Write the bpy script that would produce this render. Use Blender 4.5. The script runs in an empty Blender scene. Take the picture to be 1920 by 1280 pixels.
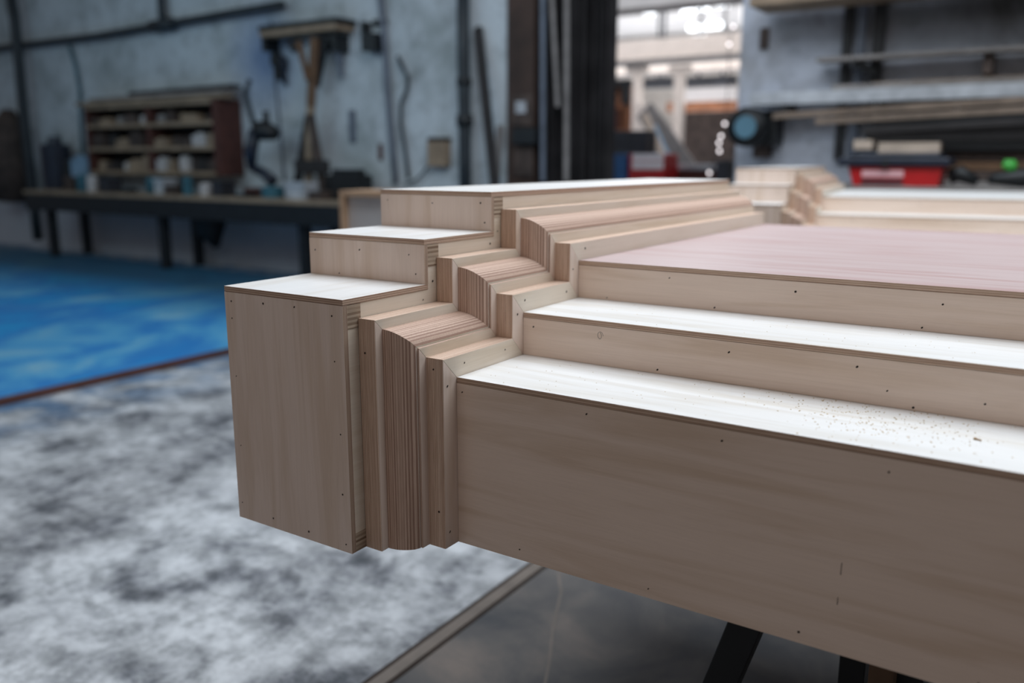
import bpy, math, random
from mathutils import Vector, Matrix

random.seed(7)
S = bpy.context.scene
COL = S.collection

# ------------------------------------------------------------------ camera
F_PX = 1609.18
CAM = Vector((0.77647, -1.02685, 0.59971))
yaw, pitch, roll = 0.58078, 0.20796, 0.00108
fwd = Vector((-math.sin(yaw) * math.cos(pitch), math.cos(yaw) * math.cos(pitch), -math.sin(pitch)))
rgt0 = Vector((math.cos(yaw), math.sin(yaw), 0))
up0 = rgt0.cross(fwd)
RGT = rgt0 * math.cos(roll) + up0 * math.sin(roll)
UP = up0 * math.cos(roll) - rgt0 * math.sin(roll)
cam_d = bpy.data.cameras.new('camera')
cam = bpy.data.objects.new('camera', cam_d)
COL.objects.link(cam)
cam.matrix_world = Matrix(((RGT.x, UP.x, -fwd.x, CAM.x), (RGT.y, UP.y, -fwd.y, CAM.y), (RGT.z, UP.z, -fwd.z, CAM.z), (0, 0, 0, 1)))
cam_d.sensor_width = 36
cam_d.lens = F_PX / 1920 * 36
cam_d.clip_start = 0.05
cam_d.dof.use_dof = True
cam_d.dof.focus_distance = 1.30
cam_d.dof.aperture_fstop = 2.0
S.camera = cam

# ------------------------------------------------------------------ world, lights, exposure
w = bpy.data.worlds.new('world'); S.world = w; w.use_nodes = True
wb = w.node_tree.nodes['Background']
wb.inputs[0].default_value = (0.95, 0.95, 1.0, 1)
wb.inputs[1].default_value = 0.11
S.view_settings.view_transform = 'Standard'
S.view_settings.look = 'None'
S.view_settings.exposure = 0.0
S.view_settings.gamma = 1.0
S.view_settings.use_curve_mapping = False

def area(name, loc, target, sx, sy, power, color):
    l = bpy.data.lights.new(name, 'AREA'); l.shape = 'RECTANGLE'; l.size = sx; l.size_y = sy
    l.energy = power; l.color = color
    o = bpy.data.objects.new(name, l); COL.objects.link(o); o.location = loc
    o.rotation_euler = (Vector(target) - Vector(loc)).to_track_quat('-Z', 'Y').to_euler()
    return o
# roof skylights above and behind the plinths, plus fill lights added for the wall
area('skylight_and_fill', (0.6, 1.9, 3.8), (0.6, 1.6, 0.0), 5.0, 3.4, 275, (0.85, 0.93, 1.0))
area('skylight_and_fill', (0.2, -2.2, 3.6), (0.2, 0.0, 0.2), 3.5, 1.2, 26, (1.0, 0.88, 0.78))
area('skylight_and_fill', (-7.5, 1.4, 3.2), (-7.5, 6.2, 0.0), 7.0, 1.6, 62, (0.60, 0.84, 0.98))  # fill light added low and forward, tilted at the left wall
area('skylight_and_fill', (-2.6, 3.6, 4.4), (-2.6, 5.5, 0.6), 3.0, 1.6, 52, (0.80, 0.88, 1.0))  # second fill light added for the middle of the wall
area('skylight_and_fill', (-7.0, 14.0, 3.9), (-7.0, 14.0, 0.0), 9.0, 9.0, 600, (0.97, 0.97, 1.0))

area('roof_fill_light', (-8.5, 19.5, 1.6), (-8.5, 19.51, 5.0), 9.0, 9.0, 480, (0.96, 0.97, 1.0))  # unseen light added below the far roof to brighten its lining

# ------------------------------------------------------------------ materials
def nm(name):
    m = bpy.data.materials.new(name); m.use_nodes = True
    nt = m.node_tree; b = nt.nodes['Principled BSDF']
    return m, nt, b
def N(nt, t, **kw):
    n = nt.nodes.new(t)
    for k, v in kw.items(): setattr(n, k, v)
    return n
def L(nt, a, b): nt.links.new(a, b)
def coords(nt, scale):
    tc = N(nt, 'ShaderNodeTexCoord'); mp = N(nt, 'ShaderNodeMapping')
    mp.inputs['Scale'].default_value = scale
    L(nt, tc.outputs['Object'], mp.inputs['Vector']); return mp.outputs['Vector']
def noise(nt, vec, scale=1.0, detail=4, rough=0.55, dist=0.0):
    n = N(nt, 'ShaderNodeTexNoise'); n.inputs['Scale'].default_value = scale
    n.inputs['Detail'].default_value = detail; n.inputs['Roughness'].default_value = rough
    n.inputs['Distortion'].default_value = dist
    L(nt, vec, n.inputs['Vector']); return n.outputs['Fac']
def ramp(nt, fac, stops):
    r = N(nt, 'ShaderNodeValToRGB'); el = r.color_ramp.elements
    while len(el) < len(stops): el.new(0.5)
    for e, (p, c) in zip(el, stops):
        e.position = p; e.color = (c[0], c[1], c[2], 1)
    L(nt, fac, r.inputs['Fac']); return r.outputs['Color']
def mix(nt, fac, a, b, mode='MIX'):
    m = N(nt, 'ShaderNodeMix', data_type='RGBA', blend_type=mode)
    if isinstance(fac, (int, float)): m.inputs[0].default_value = fac
    else: L(nt, fac, m.inputs[0])
    for i, x in ((6, a), (7, b)):
        if isinstance(x, tuple): m.inputs[i].default_value = (x[0], x[1], x[2], 1)
        else: L(nt, x, m.inputs[i])
    return m.outputs[2]
def bump(nt, b, h, strength=0.2, dist=0.001):
    n = N(nt, 'ShaderNodeBump'); n.inputs['Strength'].default_value = strength; n.inputs['Distance'].default_value = dist
    L(nt, h, n.inputs['Height']); L(nt, n.outputs['Normal'], b.inputs['Normal'])

def plain(name, col, rough=0.6, metal=0.0, var=0.25, scale=8.0, spec=None):
    m, nt, b = nm(name)
    f = noise(nt, coords(nt, (1, 1, 1)), scale, 5)
    lo = tuple(c * (1 - var) for c in col); hi = tuple(min(1, c * (1 + var)) for c in col)
    L(nt, ramp(nt, f, [(0.3, lo), (0.7, hi)]), b.inputs['Base Color'])
    b.inputs['Roughness'].default_value = rough; b.inputs['Metallic'].default_value = metal
    if spec is not None: b.inputs['Specular IOR Level'].default_value = spec
    return m
def veneer(name, base, axis, contrast=0.05, rough=0.5, dark=(0.92, 0.88, 0.82)):
    """pale plywood face; grain runs along `axis` (0,1,2)"""
    m, nt, b = nm(name)
    s1 = [26, 26, 26]; s1[axis] = 2.0
    s2 = [420, 420, 420]; s2[axis] = 12
    n1 = noise(nt, coords(nt, tuple(s1)), 1.0, 4, 0.55, 0.8)
    n2 = noise(nt, coords(nt, tuple(s2)), 1.0, 3, 0.6)
    n3 = noise(nt, coords(nt, (3, 3, 3)), 1.0, 2, 0.5)
    dk = tuple(c * (1 - contrast) * d for c, d in zip(base, dark))
    c1 = ramp(nt, n1, [(0.32, dk), (0.52, base), (0.8, tuple(min(1, c * 1.04) for c in base))])
    c2 = mix(nt, 0.10, c1, ramp(nt, n2, [(0.35, (0.55, 0.5, 0.45)), (0.6, (1, 1, 1))]), 'MULTIPLY')
    c3 = mix(nt, 0.14, c2, ramp(nt, n3, [(0.35, (0.80, 0.72, 0.66)), (0.65, (1, 1, 1))]), 'MULTIPLY')
    L(nt, c3, b.inputs['Base Color']); b.inputs['Roughness'].default_value = rough
    bump(nt, b, n2, 0.08, 0.0006)
    return m
def laminate(name, axis, period=0.0028, light=(0.62, 0.45, 0.33), dark=(0.36, 0.21, 0.14), grain=2, contrast=1.0):
    """cut plywood edge: plies stacked along `axis`"""
    m, nt, b = nm(name)
    tc = N(nt, 'ShaderNodeTexCoord'); sp = N(nt, 'ShaderNodeSeparateXYZ'); L(nt, tc.outputs['Object'], sp.inputs[0])
    v = sp.outputs[axis]
    wob = noise(nt, coords(nt, (9, 9, 9)), 1.0, 2)
    mw = N(nt, 'ShaderNodeMath', operation='MULTIPLY_ADD'); L(nt, wob, mw.inputs[0]); mw.inputs[1].default_value = 0.0006; L(nt, v, mw.inputs[2])
    md = N(nt, 'ShaderNodeMath', operation='DIVIDE'); L(nt, mw.outputs[0], md.inputs[0]); md.inputs[1].default_value = period / 2
    fl = N(nt, 'ShaderNodeMath', operation='FLOOR'); L(nt, md.outputs[0], fl.inputs[0])
    mo = N(nt, 'ShaderNodeMath', operation='PINGPONG'); L(nt, fl.outputs[0], mo.inputs[0]); mo.inputs[1].default_value = 1.0
    wn = N(nt, 'ShaderNodeTexWhiteNoise', noise_dimensions='1D'); L(nt, fl.outputs[0], wn.inputs['W'])
    rnd = N(nt, 'ShaderNodeMath', operation='MULTIPLY_ADD'); L(nt, mo.outputs[0], rnd.inputs[0]); rnd.inputs[1].default_value = 0.55
    sc = N(nt, 'ShaderNodeMath', operation='MULTIPLY'); L(nt, wn.outputs['Value'], sc.inputs[0]); sc.inputs[1].default_value = 0.45
    L(nt, sc.outputs[0], rnd.inputs[2])
    c = ramp(nt, rnd.outputs[0], [(0.05, dark), (0.45, tuple((a + d) / 2 for a, d in zip(light, dark))), (0.95, light)])
    s = [700, 700, 700]; s[grain] = 25
    g = noise(nt, coords(nt, tuple(s)), 1.0, 2)
    c = mix(nt, 0.35, c, ramp(nt, g, [(0.35, (0.55, 0.48, 0.42)), (0.6, (1, 1, 1))]), 'MULTIPLY')
    L(nt, c, b.inputs['Base Color']); b.inputs['Roughness'].default_value = 0.75
    bump(nt, b, rnd.outputs[0], 0.25, 0.0004)
    return m
def emit(name, col, st):
    m, nt, b = nm(name)
    b.inputs['Base Color'].default_value = (*col, 1); b.inputs['Emission Color'].default_value = (*col, 1)
    b.inputs['Emission Strength'].default_value = st; return m

PLY = (0.80, 0.645, 0.545)
M = {}
M['vx'] = veneer('plywood_face_grain_x', PLY, 0)
M['vz'] = veneer('plywood_face_grain_z', (0.80, 0.65, 0.56), 2, 0.03)
M['tread'] = veneer('plywood_tread_face', (0.80, 0.79, 0.78), 0, 0.05, 0.42)  # same ply as the risers, cool sheen from above put into the colour
M['cap'] = veneer('plywood_cap_face', (0.80, 0.785, 0.775), 1, 0.04, 0.42)  # cap tops whitened likewise, sheen painted into the ply colour
M['vy'] = veneer('plywood_face_grain_y', (0.78, 0.68, 0.57), 1, 0.03)
M['pink'] = veneer('reddish_plywood_face', (0.51, 0.395, 0.385), 0, 0.10, 0.5, (0.97, 0.80, 0.78))
M['lamx'] = laminate('plywood_layers_x', 0, 0.0030, (0.78, 0.60, 0.48), (0.44, 0.28, 0.20))
M['lamc'] = laminate('plywood_layers_curve', 0, 0.0037, (0.68, 0.49, 0.39), (0.36, 0.22, 0.165))
M['lamz'] = laminate('plywood_edge_z', 2, 0.0034, (0.62, 0.46, 0.35), (0.33, 0.20, 0.14), 0)
M['lamy'] = laminate('plywood_edge_y', 1, 0.0030, (0.56, 0.42, 0.32), (0.28, 0.17, 0.12), 2)
M['lamb'] = laminate('plywood_block_z', 2, 0.0075, (0.56, 0.44, 0.33), (0.22, 0.14, 0.09), 1)
M['hole'] = plain('nail_hole_dark', (0.035, 0.022, 0.016), 0.9)
M['steel_dark'] = plain('dark_painted_steel', (0.018, 0.019, 0.021), 0.45)
M['brown_wood'] = plain('old_brown_timber', (0.16, 0.09, 0.05), 0.8)

def floor_mat():
    m, nt, b = nm('worn_concrete_floor')
    v = coords(nt, (1, 1, 1))
    n1 = noise(nt, v, 3.6, 10, 0.70, 0.15); n2 = noise(nt, v, 14, 6, 0.65); n3 = noise(nt, v, 0.7, 3)
    c = ramp(nt, n1, [(0.33, (0.09, 0.10, 0.115)), (0.40, (0.22, 0.23, 0.255)), (0.465, (0.40, 0.415, 0.44)), (0.60, (0.68, 0.70, 0.73))])
    c = mix(nt, 0.55, c, ramp(nt, n2, [(0.38, (0.28, 0.29, 0.29)), (0.56, (1, 1, 1))]), 'MULTIPLY')
    c = mix(nt, 0.35, c, ramp(nt, n3, [(0.4, (0.42, 0.40, 0.40)), (0.6, (1, 1, 1))]), 'MULTIPLY')
    # smoother brown-grey slab to the right of the sunken track
    d = ramp(nt, noise(nt, v, 3.2, 6, 0.6, 0.5), [(0.35, (0.06, 0.062, 0.07)), (0.55, (0.13, 0.12, 0.115)), (0.72, (0.23, 0.19, 0.165))])
    sp = N(nt, 'ShaderNodeSeparateXYZ'); L(nt, v, sp.inputs[0])
    gt = N(nt, 'ShaderNodeMath', operation='GREATER_THAN'); L(nt, sp.outputs[0], gt.inputs[0]); gt.inputs[1].default_value = -0.64
    c = mix(nt, gt.outputs[0], c, d)
    # blue overspray next to the cloth
    e = N(nt, 'ShaderNodeMapRange'); L(nt, sp.outputs[0], e.inputs[0])
    e.inputs[1].default_value = -3.3; e.inputs[2].default_value = -4.2; e.inputs[3].default_value = 0; e.inputs[4].default_value = 1
    e2 = N(nt, 'ShaderNodeMath', operation='MULTIPLY'); L(nt, e.outputs[0], e2.inputs[0])
    L(nt, ramp(nt, noise(nt, v, 4, 5), [(0.4, (0, 0, 0)), (0.6, (0.9, 0.9, 0.9))]), e2.inputs[1])
    c = mix(nt, e2.outputs[0], c, (0.05, 0.16, 0.32))
    L(nt, c, b.inputs['Base Color']); b.inputs['Roughness'].default_value = 0.62
    bump(nt, b, n2, 0.2, 0.002)
    return m
def cloth_mat():
    m, nt, b = nm('blue_cloud_paint')
    v = coords(nt, (0.55, 0.35, 1))
    n1 = noise(nt, v, 1.6, 5, 0.6, 0.8)
    c = ramp(nt, n1, [(0.30, (0.01, 0.14, 0.42)), (0.40, (0.01, 0.34, 0.72)), (0.48, (0.02, 0.22, 0.60)), (0.56, (0.08, 0.38, 0.68)), (0.68, (0.26, 0.52, 0.66))])
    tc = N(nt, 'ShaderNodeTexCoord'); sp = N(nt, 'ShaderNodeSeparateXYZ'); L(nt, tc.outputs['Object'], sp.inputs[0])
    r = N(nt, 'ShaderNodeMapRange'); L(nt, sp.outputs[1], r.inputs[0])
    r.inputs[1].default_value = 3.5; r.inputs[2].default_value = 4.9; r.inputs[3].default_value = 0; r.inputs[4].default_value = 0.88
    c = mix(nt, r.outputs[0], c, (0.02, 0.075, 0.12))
    L(nt, c, b.inputs['Base Color']); b.inputs['Roughness'].default_value = 0.6
    return m
def wall_mat(name, a, bcol, low):
    m, nt, b = nm(name)
    v = coords(nt, (1, 1, 1))
    n1 = noise(nt, v, 1.1, 6, 0.65, 0.4); n2 = noise(nt, v, 5, 6, 0.7)
    c = ramp(nt, n1, [(0.30, bcol), (0.5, a), (0.75, tuple(min(1, x * 1.12) for x in a))])
    c = mix(nt, 0.5, c, ramp(nt, n2, [(0.32, (0.45, 0.44, 0.43)), (0.5, (1, 1, 1))]), 'MULTIPLY')
    tc = N(nt, 'ShaderNodeTexCoord'); sp = N(nt, 'ShaderNodeSeparateXYZ'); L(nt, tc.outputs['Object'], sp.inputs[0])
    r = N(nt, 'ShaderNodeMapRange'); L(nt, sp.outputs[2], r.inputs[0])
    r.inputs[1].default_value = 0.25; r.inputs[2].default_value = -0.2; r.inputs[3].default_value = 0; r.inputs[4].default_value = 0.8
    c = mix(nt, r.outputs[0], c, low)
    if 'white' in name:   # patch of blue spray paint
        sb_ = N(nt, 'ShaderNodeVectorMath', operation='DISTANCE'); L(nt, tc.outputs['Object'], sb_.inputs[0]); sb_.inputs[1].default_value = (-7.55, 6.28, 1.78)
        rr = N(nt, 'ShaderNodeMapRange'); L(nt, sb_.outputs['Value'], rr.inputs[0]); rr.inputs[1].default_value = 0.75; rr.inputs[2].default_value = 0.1; rr.inputs[3].default_value = 0; rr.inputs[4].default_value = 0.75
        c = mix(nt, rr.outputs[0], c, (0.13, 0.22, 0.42))
    if 'grey' in name:   # shade high on the right wall, painted into its colour
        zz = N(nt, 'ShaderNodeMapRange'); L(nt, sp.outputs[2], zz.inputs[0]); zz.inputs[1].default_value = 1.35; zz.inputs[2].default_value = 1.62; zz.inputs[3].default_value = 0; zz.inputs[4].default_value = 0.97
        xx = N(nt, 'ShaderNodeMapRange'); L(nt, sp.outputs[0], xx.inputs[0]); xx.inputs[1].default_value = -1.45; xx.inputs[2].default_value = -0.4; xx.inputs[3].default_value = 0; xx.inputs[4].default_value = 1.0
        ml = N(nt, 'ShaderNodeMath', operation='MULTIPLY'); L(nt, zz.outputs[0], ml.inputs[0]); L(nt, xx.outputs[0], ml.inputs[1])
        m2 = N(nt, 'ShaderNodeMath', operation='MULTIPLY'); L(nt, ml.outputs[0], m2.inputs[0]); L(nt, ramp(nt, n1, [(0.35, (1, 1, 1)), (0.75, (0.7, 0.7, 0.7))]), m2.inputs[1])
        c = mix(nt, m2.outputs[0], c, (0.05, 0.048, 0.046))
    bt = N(nt, 'ShaderNodeTexBrick'); bt.inputs['Scale'].default_value = 1.0
    bt.inputs['Brick Width'].default_value = 0.45; bt.inputs['Row Height'].default_value = 0.225; bt.inputs['Mortar Size'].default_value = 0.012
    cx = N(nt, 'ShaderNodeCombineXYZ'); L(nt, sp.outputs[0], cx.inputs[0]); L(nt, sp.outputs[2], cx.inputs[1]); L(nt, cx.outputs[0], bt.inputs['Vector'])
    bump(nt, b, bt.outputs['Fac'], -0.4, 0.01)
    L(nt, c, b.inputs['Base Color']); b.inputs['Roughness'].default_value = 0.85
    return m
M['floor'] = floor_mat(); M['cloth'] = cloth_mat()
M['wall'] = wall_mat('whitewashed_block_wall', (0.56, 0.61, 0.64), (0.30, 0.34, 0.34), (0.55, 0.55, 0.60))
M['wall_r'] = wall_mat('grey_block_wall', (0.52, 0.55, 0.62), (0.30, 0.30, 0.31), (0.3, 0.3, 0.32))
M['cream'] = plain('cream_painted_wall', (0.62, 0.56, 0.50), 0.8, var=0.12, scale=2)
M['roof_white'] = plain('white_roof_lining', (0.78, 0.76, 0.75), 0.8, var=0.08, scale=2)
M['column'] = plain('cream_painted_column', (0.66, 0.58, 0.52), 0.7, var=0.1)
M['skylight'] = emit('skylight_glass_sky', (0.92, 0.96, 1.0), 3.2)
M['pipe'] = plain('dark_iron_pipe', (0.02, 0.028, 0.035), 0.5)
M['greypipe'] = plain('grey_plastic_pipe', (0.13, 0.15, 0.19), 0.5)
M['black'] = plain('black_metal', (0.010, 0.012, 0.014), 0.5)
M['blackwood'] = plain('soot_dark_timber', (0.025, 0.022, 0.022), 0.8)
M['redwood'] = plain('red_brown_timber', (0.085, 0.028, 0.02), 0.7)
M['tan'] = plain('tan_timber', (0.30, 0.22, 0.15), 0.75, var=0.3, scale=5)
M['tan_dull'] = plain('dull_tan_timber', (0.20, 0.15, 0.115), 0.8, var=0.3, scale=5)
M['tan_light'] = plain('pale_sawn_timber', (0.52, 0.42, 0.34), 0.75, var=0.2, scale=5)
M['grey_board'] = plain('weathered_grey_board', (0.24, 0.22, 0.21), 0.8)
M['white_thing'] = plain('dirty_white_plastic', (0.45, 0.47, 0.5), 0.6)
M['blue_thing'] = plain('blue_plastic', (0.02, 0.10, 0.26), 0.5)
M['teal'] = plain('teal_paint', (0.03, 0.12, 0.16), 0.6)
M['red'] = plain('red_plastic', (0.45, 0.01, 0.012), 0.4, var=0.1)
M['pinklabel'] = plain('faded_pink_label', (0.72, 0.40, 0.42), 0.5, var=0.1)
M['whitelabel'] = plain('white_label', (0.85, 0.78, 0.80), 0.5, var=0.05)
M['navy'] = plain('navy_plastic', (0.012, 0.018, 0.035), 0.4)
M['orange'] = plain('orange_brown_rust', (0.20, 0.075, 0.03), 0.7, var=0.4, scale=4)
M['machine'] = plain('dark_machine_paint', (0.03, 0.032, 0.04), 0.5, var=0.5, scale=3)
M['gunk'] = plain('dark_brown_scrap', (0.07, 0.05, 0.042), 0.8, var=0.5, scale=6)
M['green'] = plain('bright_green_plastic', (0.06, 0.42, 0.06), 0.4)
M['lens'] = plain('blue_glass_face', (0.11, 0.22, 0.29), 0.2, var=0.1)
M['palebluewood'] = plain('pale_blue_board', (0.22, 0.36, 0.50), 0.6)
M['curtain'] = plain('dark_grey_curtain', (0.030, 0.028, 0.030), 0.55, var=0.5, scale=3)
M['post'] = plain('dark_brown_post', (0.050, 0.028, 0.020), 0.7, var=0.4, scale=3)
M['ply_tan'] = plain('tan_plywood', (0.42, 0.27, 0.17), 0.6, var=0.12, scale=12)
M['panelgrey'] = plain('grey_panel', (0.50, 0.47, 0.46), 0.6, var=0.05)
M['dust'] = plain('sawdust', (0.62, 0.47, 0.28), 0.9)
M['chip'] = plain('wood_chip', (0.42, 0.25, 0.10), 0.9)
M['steelrail'] = plain('worn_track_steel', (0.20, 0.165, 0.14), 0.5, var=0.2)
M['glint'] = emit('glint_glow', (1.0, 0.93, 0.95), 2.6)

# ------------------------------------------------------------------ mesh helpers
class MB:
    def __init__(s): s.v = []; s.f = []; s.m = []
    def face(s, pts, mi=0):
        i = len(s.v); s.v += [tuple(p) for p in pts]; s.f.append(tuple(range(i, i + len(pts)))); s.m.append(mi)
    def box(s, x0, x1, y0, y1, z0, z1, mi=0, mt=None, mx=None, my=None):
        """mi default; mt = top/bottom slot, mx = +-X slot, my = +-Y slot"""
        mt = mi if mt is None else mt; mx = mi if mx is None else mx; my = mi if my is None else my
        i = len(s.v)
        s.v += [(x, y, z) for x in (x0, x1) for y in (y0, y1) for z in (z0, z1)]
        for q, k in (((0, 1, 3, 2), mx), ((4, 6, 7, 5), mx), ((0, 4, 5, 1), my), ((2, 3, 7, 6), my), ((0, 2, 6, 4), mt), ((1, 5, 7, 3), mt)):
            s.f.append(tuple(i + a for a in q)); s.m.append(k)
    def tube(s, pts, r, n=10, mi=0):
        pts = [Vector(p) for p in pts]; rings = []
        rr = r if isinstance(r, (list, tuple)) else [r] * len(pts)
        for k, p in enumerate(pts):
            d = (pts[min(k + 1, len(pts) - 1)] - pts[max(k - 1, 0)]).normalized()
            a = d.cross(Vector((0, 0, 1)) if abs(d.z) < 0.9 else Vector((0, 1, 0))).normalized(); b = d.cross(a)
            i = len(s.v)
            s.v += [tuple(p + (a * math.cos(t) + b * math.sin(t)) * rr[k]) for t in [2 * math.pi * j / n for j in range(n)]]
            rings.append(i)
        for a, b in zip(rings, rings[1:]):
            for j in range(n): s.f.append((a + j, a + (j + 1) % n, b + (j + 1) % n, b + j)); s.m.append(mi)
        s.f.append(tuple(rings[0] + j for j in range(n))[::-1]); s.m.append(mi)
        s.f.append(tuple(rings[-1] + j for j in range(n))); s.m.append(mi)
    def beam(s, a, b, w, h, mi=0, side=Vector((0, 1, 0))):
        a = Vector(a); b = Vector(b); d = (b - a).normalized(); u = d.cross(side).normalized(); v = d.cross(u)
        i = len(s.v)
        for p in (a, b):
            for su, sv in ((-1, -1), (1, -1), (1, 1), (-1, 1)): s.v.append(tuple(p + u * su * w / 2 + v * sv * h / 2))
        for q in ((3, 2, 1, 0), (4, 5, 6, 7), (0, 1, 5, 4), (1, 2, 6, 5), (2, 3, 7, 6), (3, 0, 4, 7)):
            s.f.append(tuple(i + k for k in q)); s.m.append(mi)
    def disc(s, c, nrm, r, mi=0, n=7, st=1.0):
        c = Vector(c); nrm = Vector(nrm); a = nrm.orthogonal().normalized(); b = nrm.cross(a)
        s.face([c + (a * math.cos(t) + b * math.sin(t) * st) * r for t in [2 * math.pi * k / n for k in range(n)]], mi)
    def build(s, name, mats, parent=None, bevel=0, smooth=False):
        me = bpy.data.meshes.new(name); me.from_pydata(s.v, [], s.f)
        if not isinstance(mats, (list, tuple)): mats = [mats]
        for m in mats: me.materials.append(m)
        for p, k in zip(me.polygons, s.m):
            p.material_index = k; p.use_smooth = smooth
        me.validate(); me.update()
        o = bpy.data.objects.new(name, me); COL.objects.link(o)
        if parent: o.parent = parent
        if bevel:
            b = o.modifiers.new('bevel', 'BEVEL'); b.width = bevel; b.segments = 2; b.limit_method = 'ANGLE'
        return o
def thing(name, label, cat, loc=(0, 0, 0), group=None):
    o = bpy.data.objects.new(name, None); COL.objects.link(o); o.location = loc; o.empty_display_size = 0.1
    o['label'] = label; o['category'] = cat
    if group: o['group'] = group
    return o
def tag(o, label, cat, group=None):
    o['label'] = label; o['category'] = cat
    if group: o['group'] = group
    return o
def struct(o): o['kind'] = 'structure'; return o
def ray(px, py): return fwd + RGT * ((px - 960) / F_PX) - UP * ((py - 640) / F_PX)
def onY(px, py, Y):
    d = ray(px, py); return CAM + d * ((Y - CAM.y) / d.y)
def onZ(px, py, Z):
    d = ray(px, py); return CAM + d * ((Z - CAM.z) / d.z)

FZ = -0.7503
WY = 6.28

# ------------------------------------------------------------------ setting
b = MB(); b.box(-20, 8, -5, 30, FZ - 0.1, FZ); struct(b.build('floor', M['floor']))
b = MB(); b.box(-20, -4.08, WY, WY + 0.35, FZ, 4.6); struct(b.build('wall_left', M['wall']))
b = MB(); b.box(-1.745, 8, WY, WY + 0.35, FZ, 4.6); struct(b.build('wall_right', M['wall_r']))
b = MB(); b.box(-20, 3, 26, 26.3, FZ, 4.6); struct(b.build('wall_back', M['cream']))
b = MB(); b.box(-20, 3, WY + 0.36, 26, 4.3, 4.45); struct(b.build('ceiling', M['roof_white']))
# sunken twin track in the floor
b = MB()
b.box(-0.668, -0.652, -4.9, 12, FZ - 0.001, FZ + 0.002, 0)
b.box(-0.652, -0.612, -4.9, 12, FZ - 0.001, FZ + 0.004, 1)
b.box(-0.612, -0.600, -4.9, 12, FZ - 0.001, FZ + 0.002, 0)
struct(b.build('trim_1', [M['hole'], M['steelrail']]))
# thin raised line across the brown slab
b = MB(); pts = [onZ(1047, 1075, FZ), onZ(1052, 1110, FZ), onZ(1036, 1180, FZ), onZ(1030, 1240, FZ), onZ(1020, 1290, FZ)]
for p, q in zip(pts, pts[1:]): b.beam((p.x, p.y, FZ + 0.0005), (q.x, q.y, FZ + 0.0005), 0.008, 0.002, 0, Vector((0, 0, 1)))
struct(b.build('trim_2', M['steelrail']))

# ------------------------------------------------------------------ the stepped plinth
A, A2, A3, B_, C_ = 0.03346, 0.04968, 0.07972, 0.09531, 0.1274
W1, W2, W3, WW = 0.03236, 0.04566, 0.03271, 0.26319
T1, T2 = 0.19092, 0.3836
H1, H2, H3 = 0.2726, 0.34652, 0.41694
YE = 1.5086; XR = 1.9; t = 0.0092
X1 = -W1; X4 = X1 - W2; X5 = X4 - W3; XL = X5 - WW
ST = [(0, 0), (0, H1), (T1, H1), (T1, H2), (T2, H2), (T2, H3), (YE, H3)]   # stair outline in YZ
def corner(j, o):
    y, z = ST[j]
    if j == 0: return (-o, 0.0)
    if j == 6: return (YE, H3 + o)
    return (y - o, z + o)
def swept(b, prof, j, lam=0, face=1, gap=0.00035):
    """sweep profile [(x,o)...] (closed, outer points) along stair segment j with mitred ends"""
    n = len(prof); pa = []; pb = []
    for (x, o) in prof:
        y0, z0 = corner(j, o); y1, z1 = corner(j + 1, o)
        d = Vector((0, y1 - y0, z1 - z0)); l = d.length; d = d / l
        pa.append(Vector((x, y0, z0)) + d * (gap if j > 0 else 0)); pb.append(Vector((x, y1, z1)) - d * (gap if j < 5 else 0))
    for k in range(n):
        k2 = (k + 1) % n
        mi = face if abs(prof[k][0] - prof[k2][0]) < 1e-6 else lam
        b.face([pa[k], pa[k2], pb[k2], pb[k]], mi)
    b.face(pa[::-1], face); b.face(pb, face)
IN = -0.022
arc = []
R_ = 0.0498
for k in range(15):
    tt = W2 * k / 14
    arc.append((X4 + tt, A3 - (R_ - math.sqrt(max(0, R_ * R_ - tt * tt)))))
curve_prof = [(X4, IN), ] + arc[:-1] + [(X1 - 0.0045, arc[-1][1] + 0.004), (X1 - 0.0035, arc[-1][1] + 0.002), (X1 - 0.0035, arc[-1][1] - 0.004), (X1 - 0.0023, arc[-1][1] - 0.004), (X1 - 0.0023, A2), (X1, A2 - 0.001), (X1, IN)]
arc_t = [p for p in arc if p[0] < X1 - 0.0050]
curve_prof = [(X4, IN)] + arc_t + [(X1 - 0.0035, A2 + 0.0035), (X1 - 0.0035, A2 - 0.004), (X1 - 0.0020, A2 - 0.004), (X1 - 0.0020, A2 + 0.0012), (X1, A2), (X1, IN)]
blk1_prof = [(X1, IN), (X1, A), (0 - 0.0008, A), (0, A - 0.0006), (0, IN)]
blk2_prof = [(X5, IN), (X5, B_), (X4 - 0.0008, B_), (X4, B_ - 0.0006), (X4, IN)]

def holes(b, spots, fn, nrm, mi, r=0.0021):
    for (p, q) in spots:
        b.disc(fn(p, q), nrm, r * random.uniform(0.75, 1.15), mi, 7, random.uniform(0.5, 1.0))

root = thing('stepped_plinth', 'large pale plywood stepped plinth in the foreground, left end with laminated moulding', 'plinth', (0, 0, 0), None)
# broad steps on the right: risers and treads
e = 0.0003
b = MB(); b.box(0.0005, XR, 0, t, 0, H1 - t - e)
holes(b, [(.011, .25), (.228, .251), (.425, .248), (.625, .247), (.117, .017), (.331, .014), (.538, .015), (.74, .016), (.84, .247)], lambda x, z: (x, -e, z), (0, -1, 0), 1)
for (xa, za, zb) in ((.582, .122, .106), (.581, .076, .066)):
    b.face([(xa, -e, za), (xa + .0008, -e, za), (xa + .0006, -e, zb), (xa - .0003, -e, zb)], 1)
b.build('front_panel', [M['vx'], M['hole']], root)
b = MB(); b.box(0.0005, XR, T1, T1 + t, H1 + e, H2 - t - e)
holes(b, [(.021, .323), (.363, .321), (.544, .323), (.585, .295), (.619, .277), (.702, .295), (.25, .279)], lambda x, z: (x, T1 - e, z), (0, -1, 0), 1)
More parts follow.
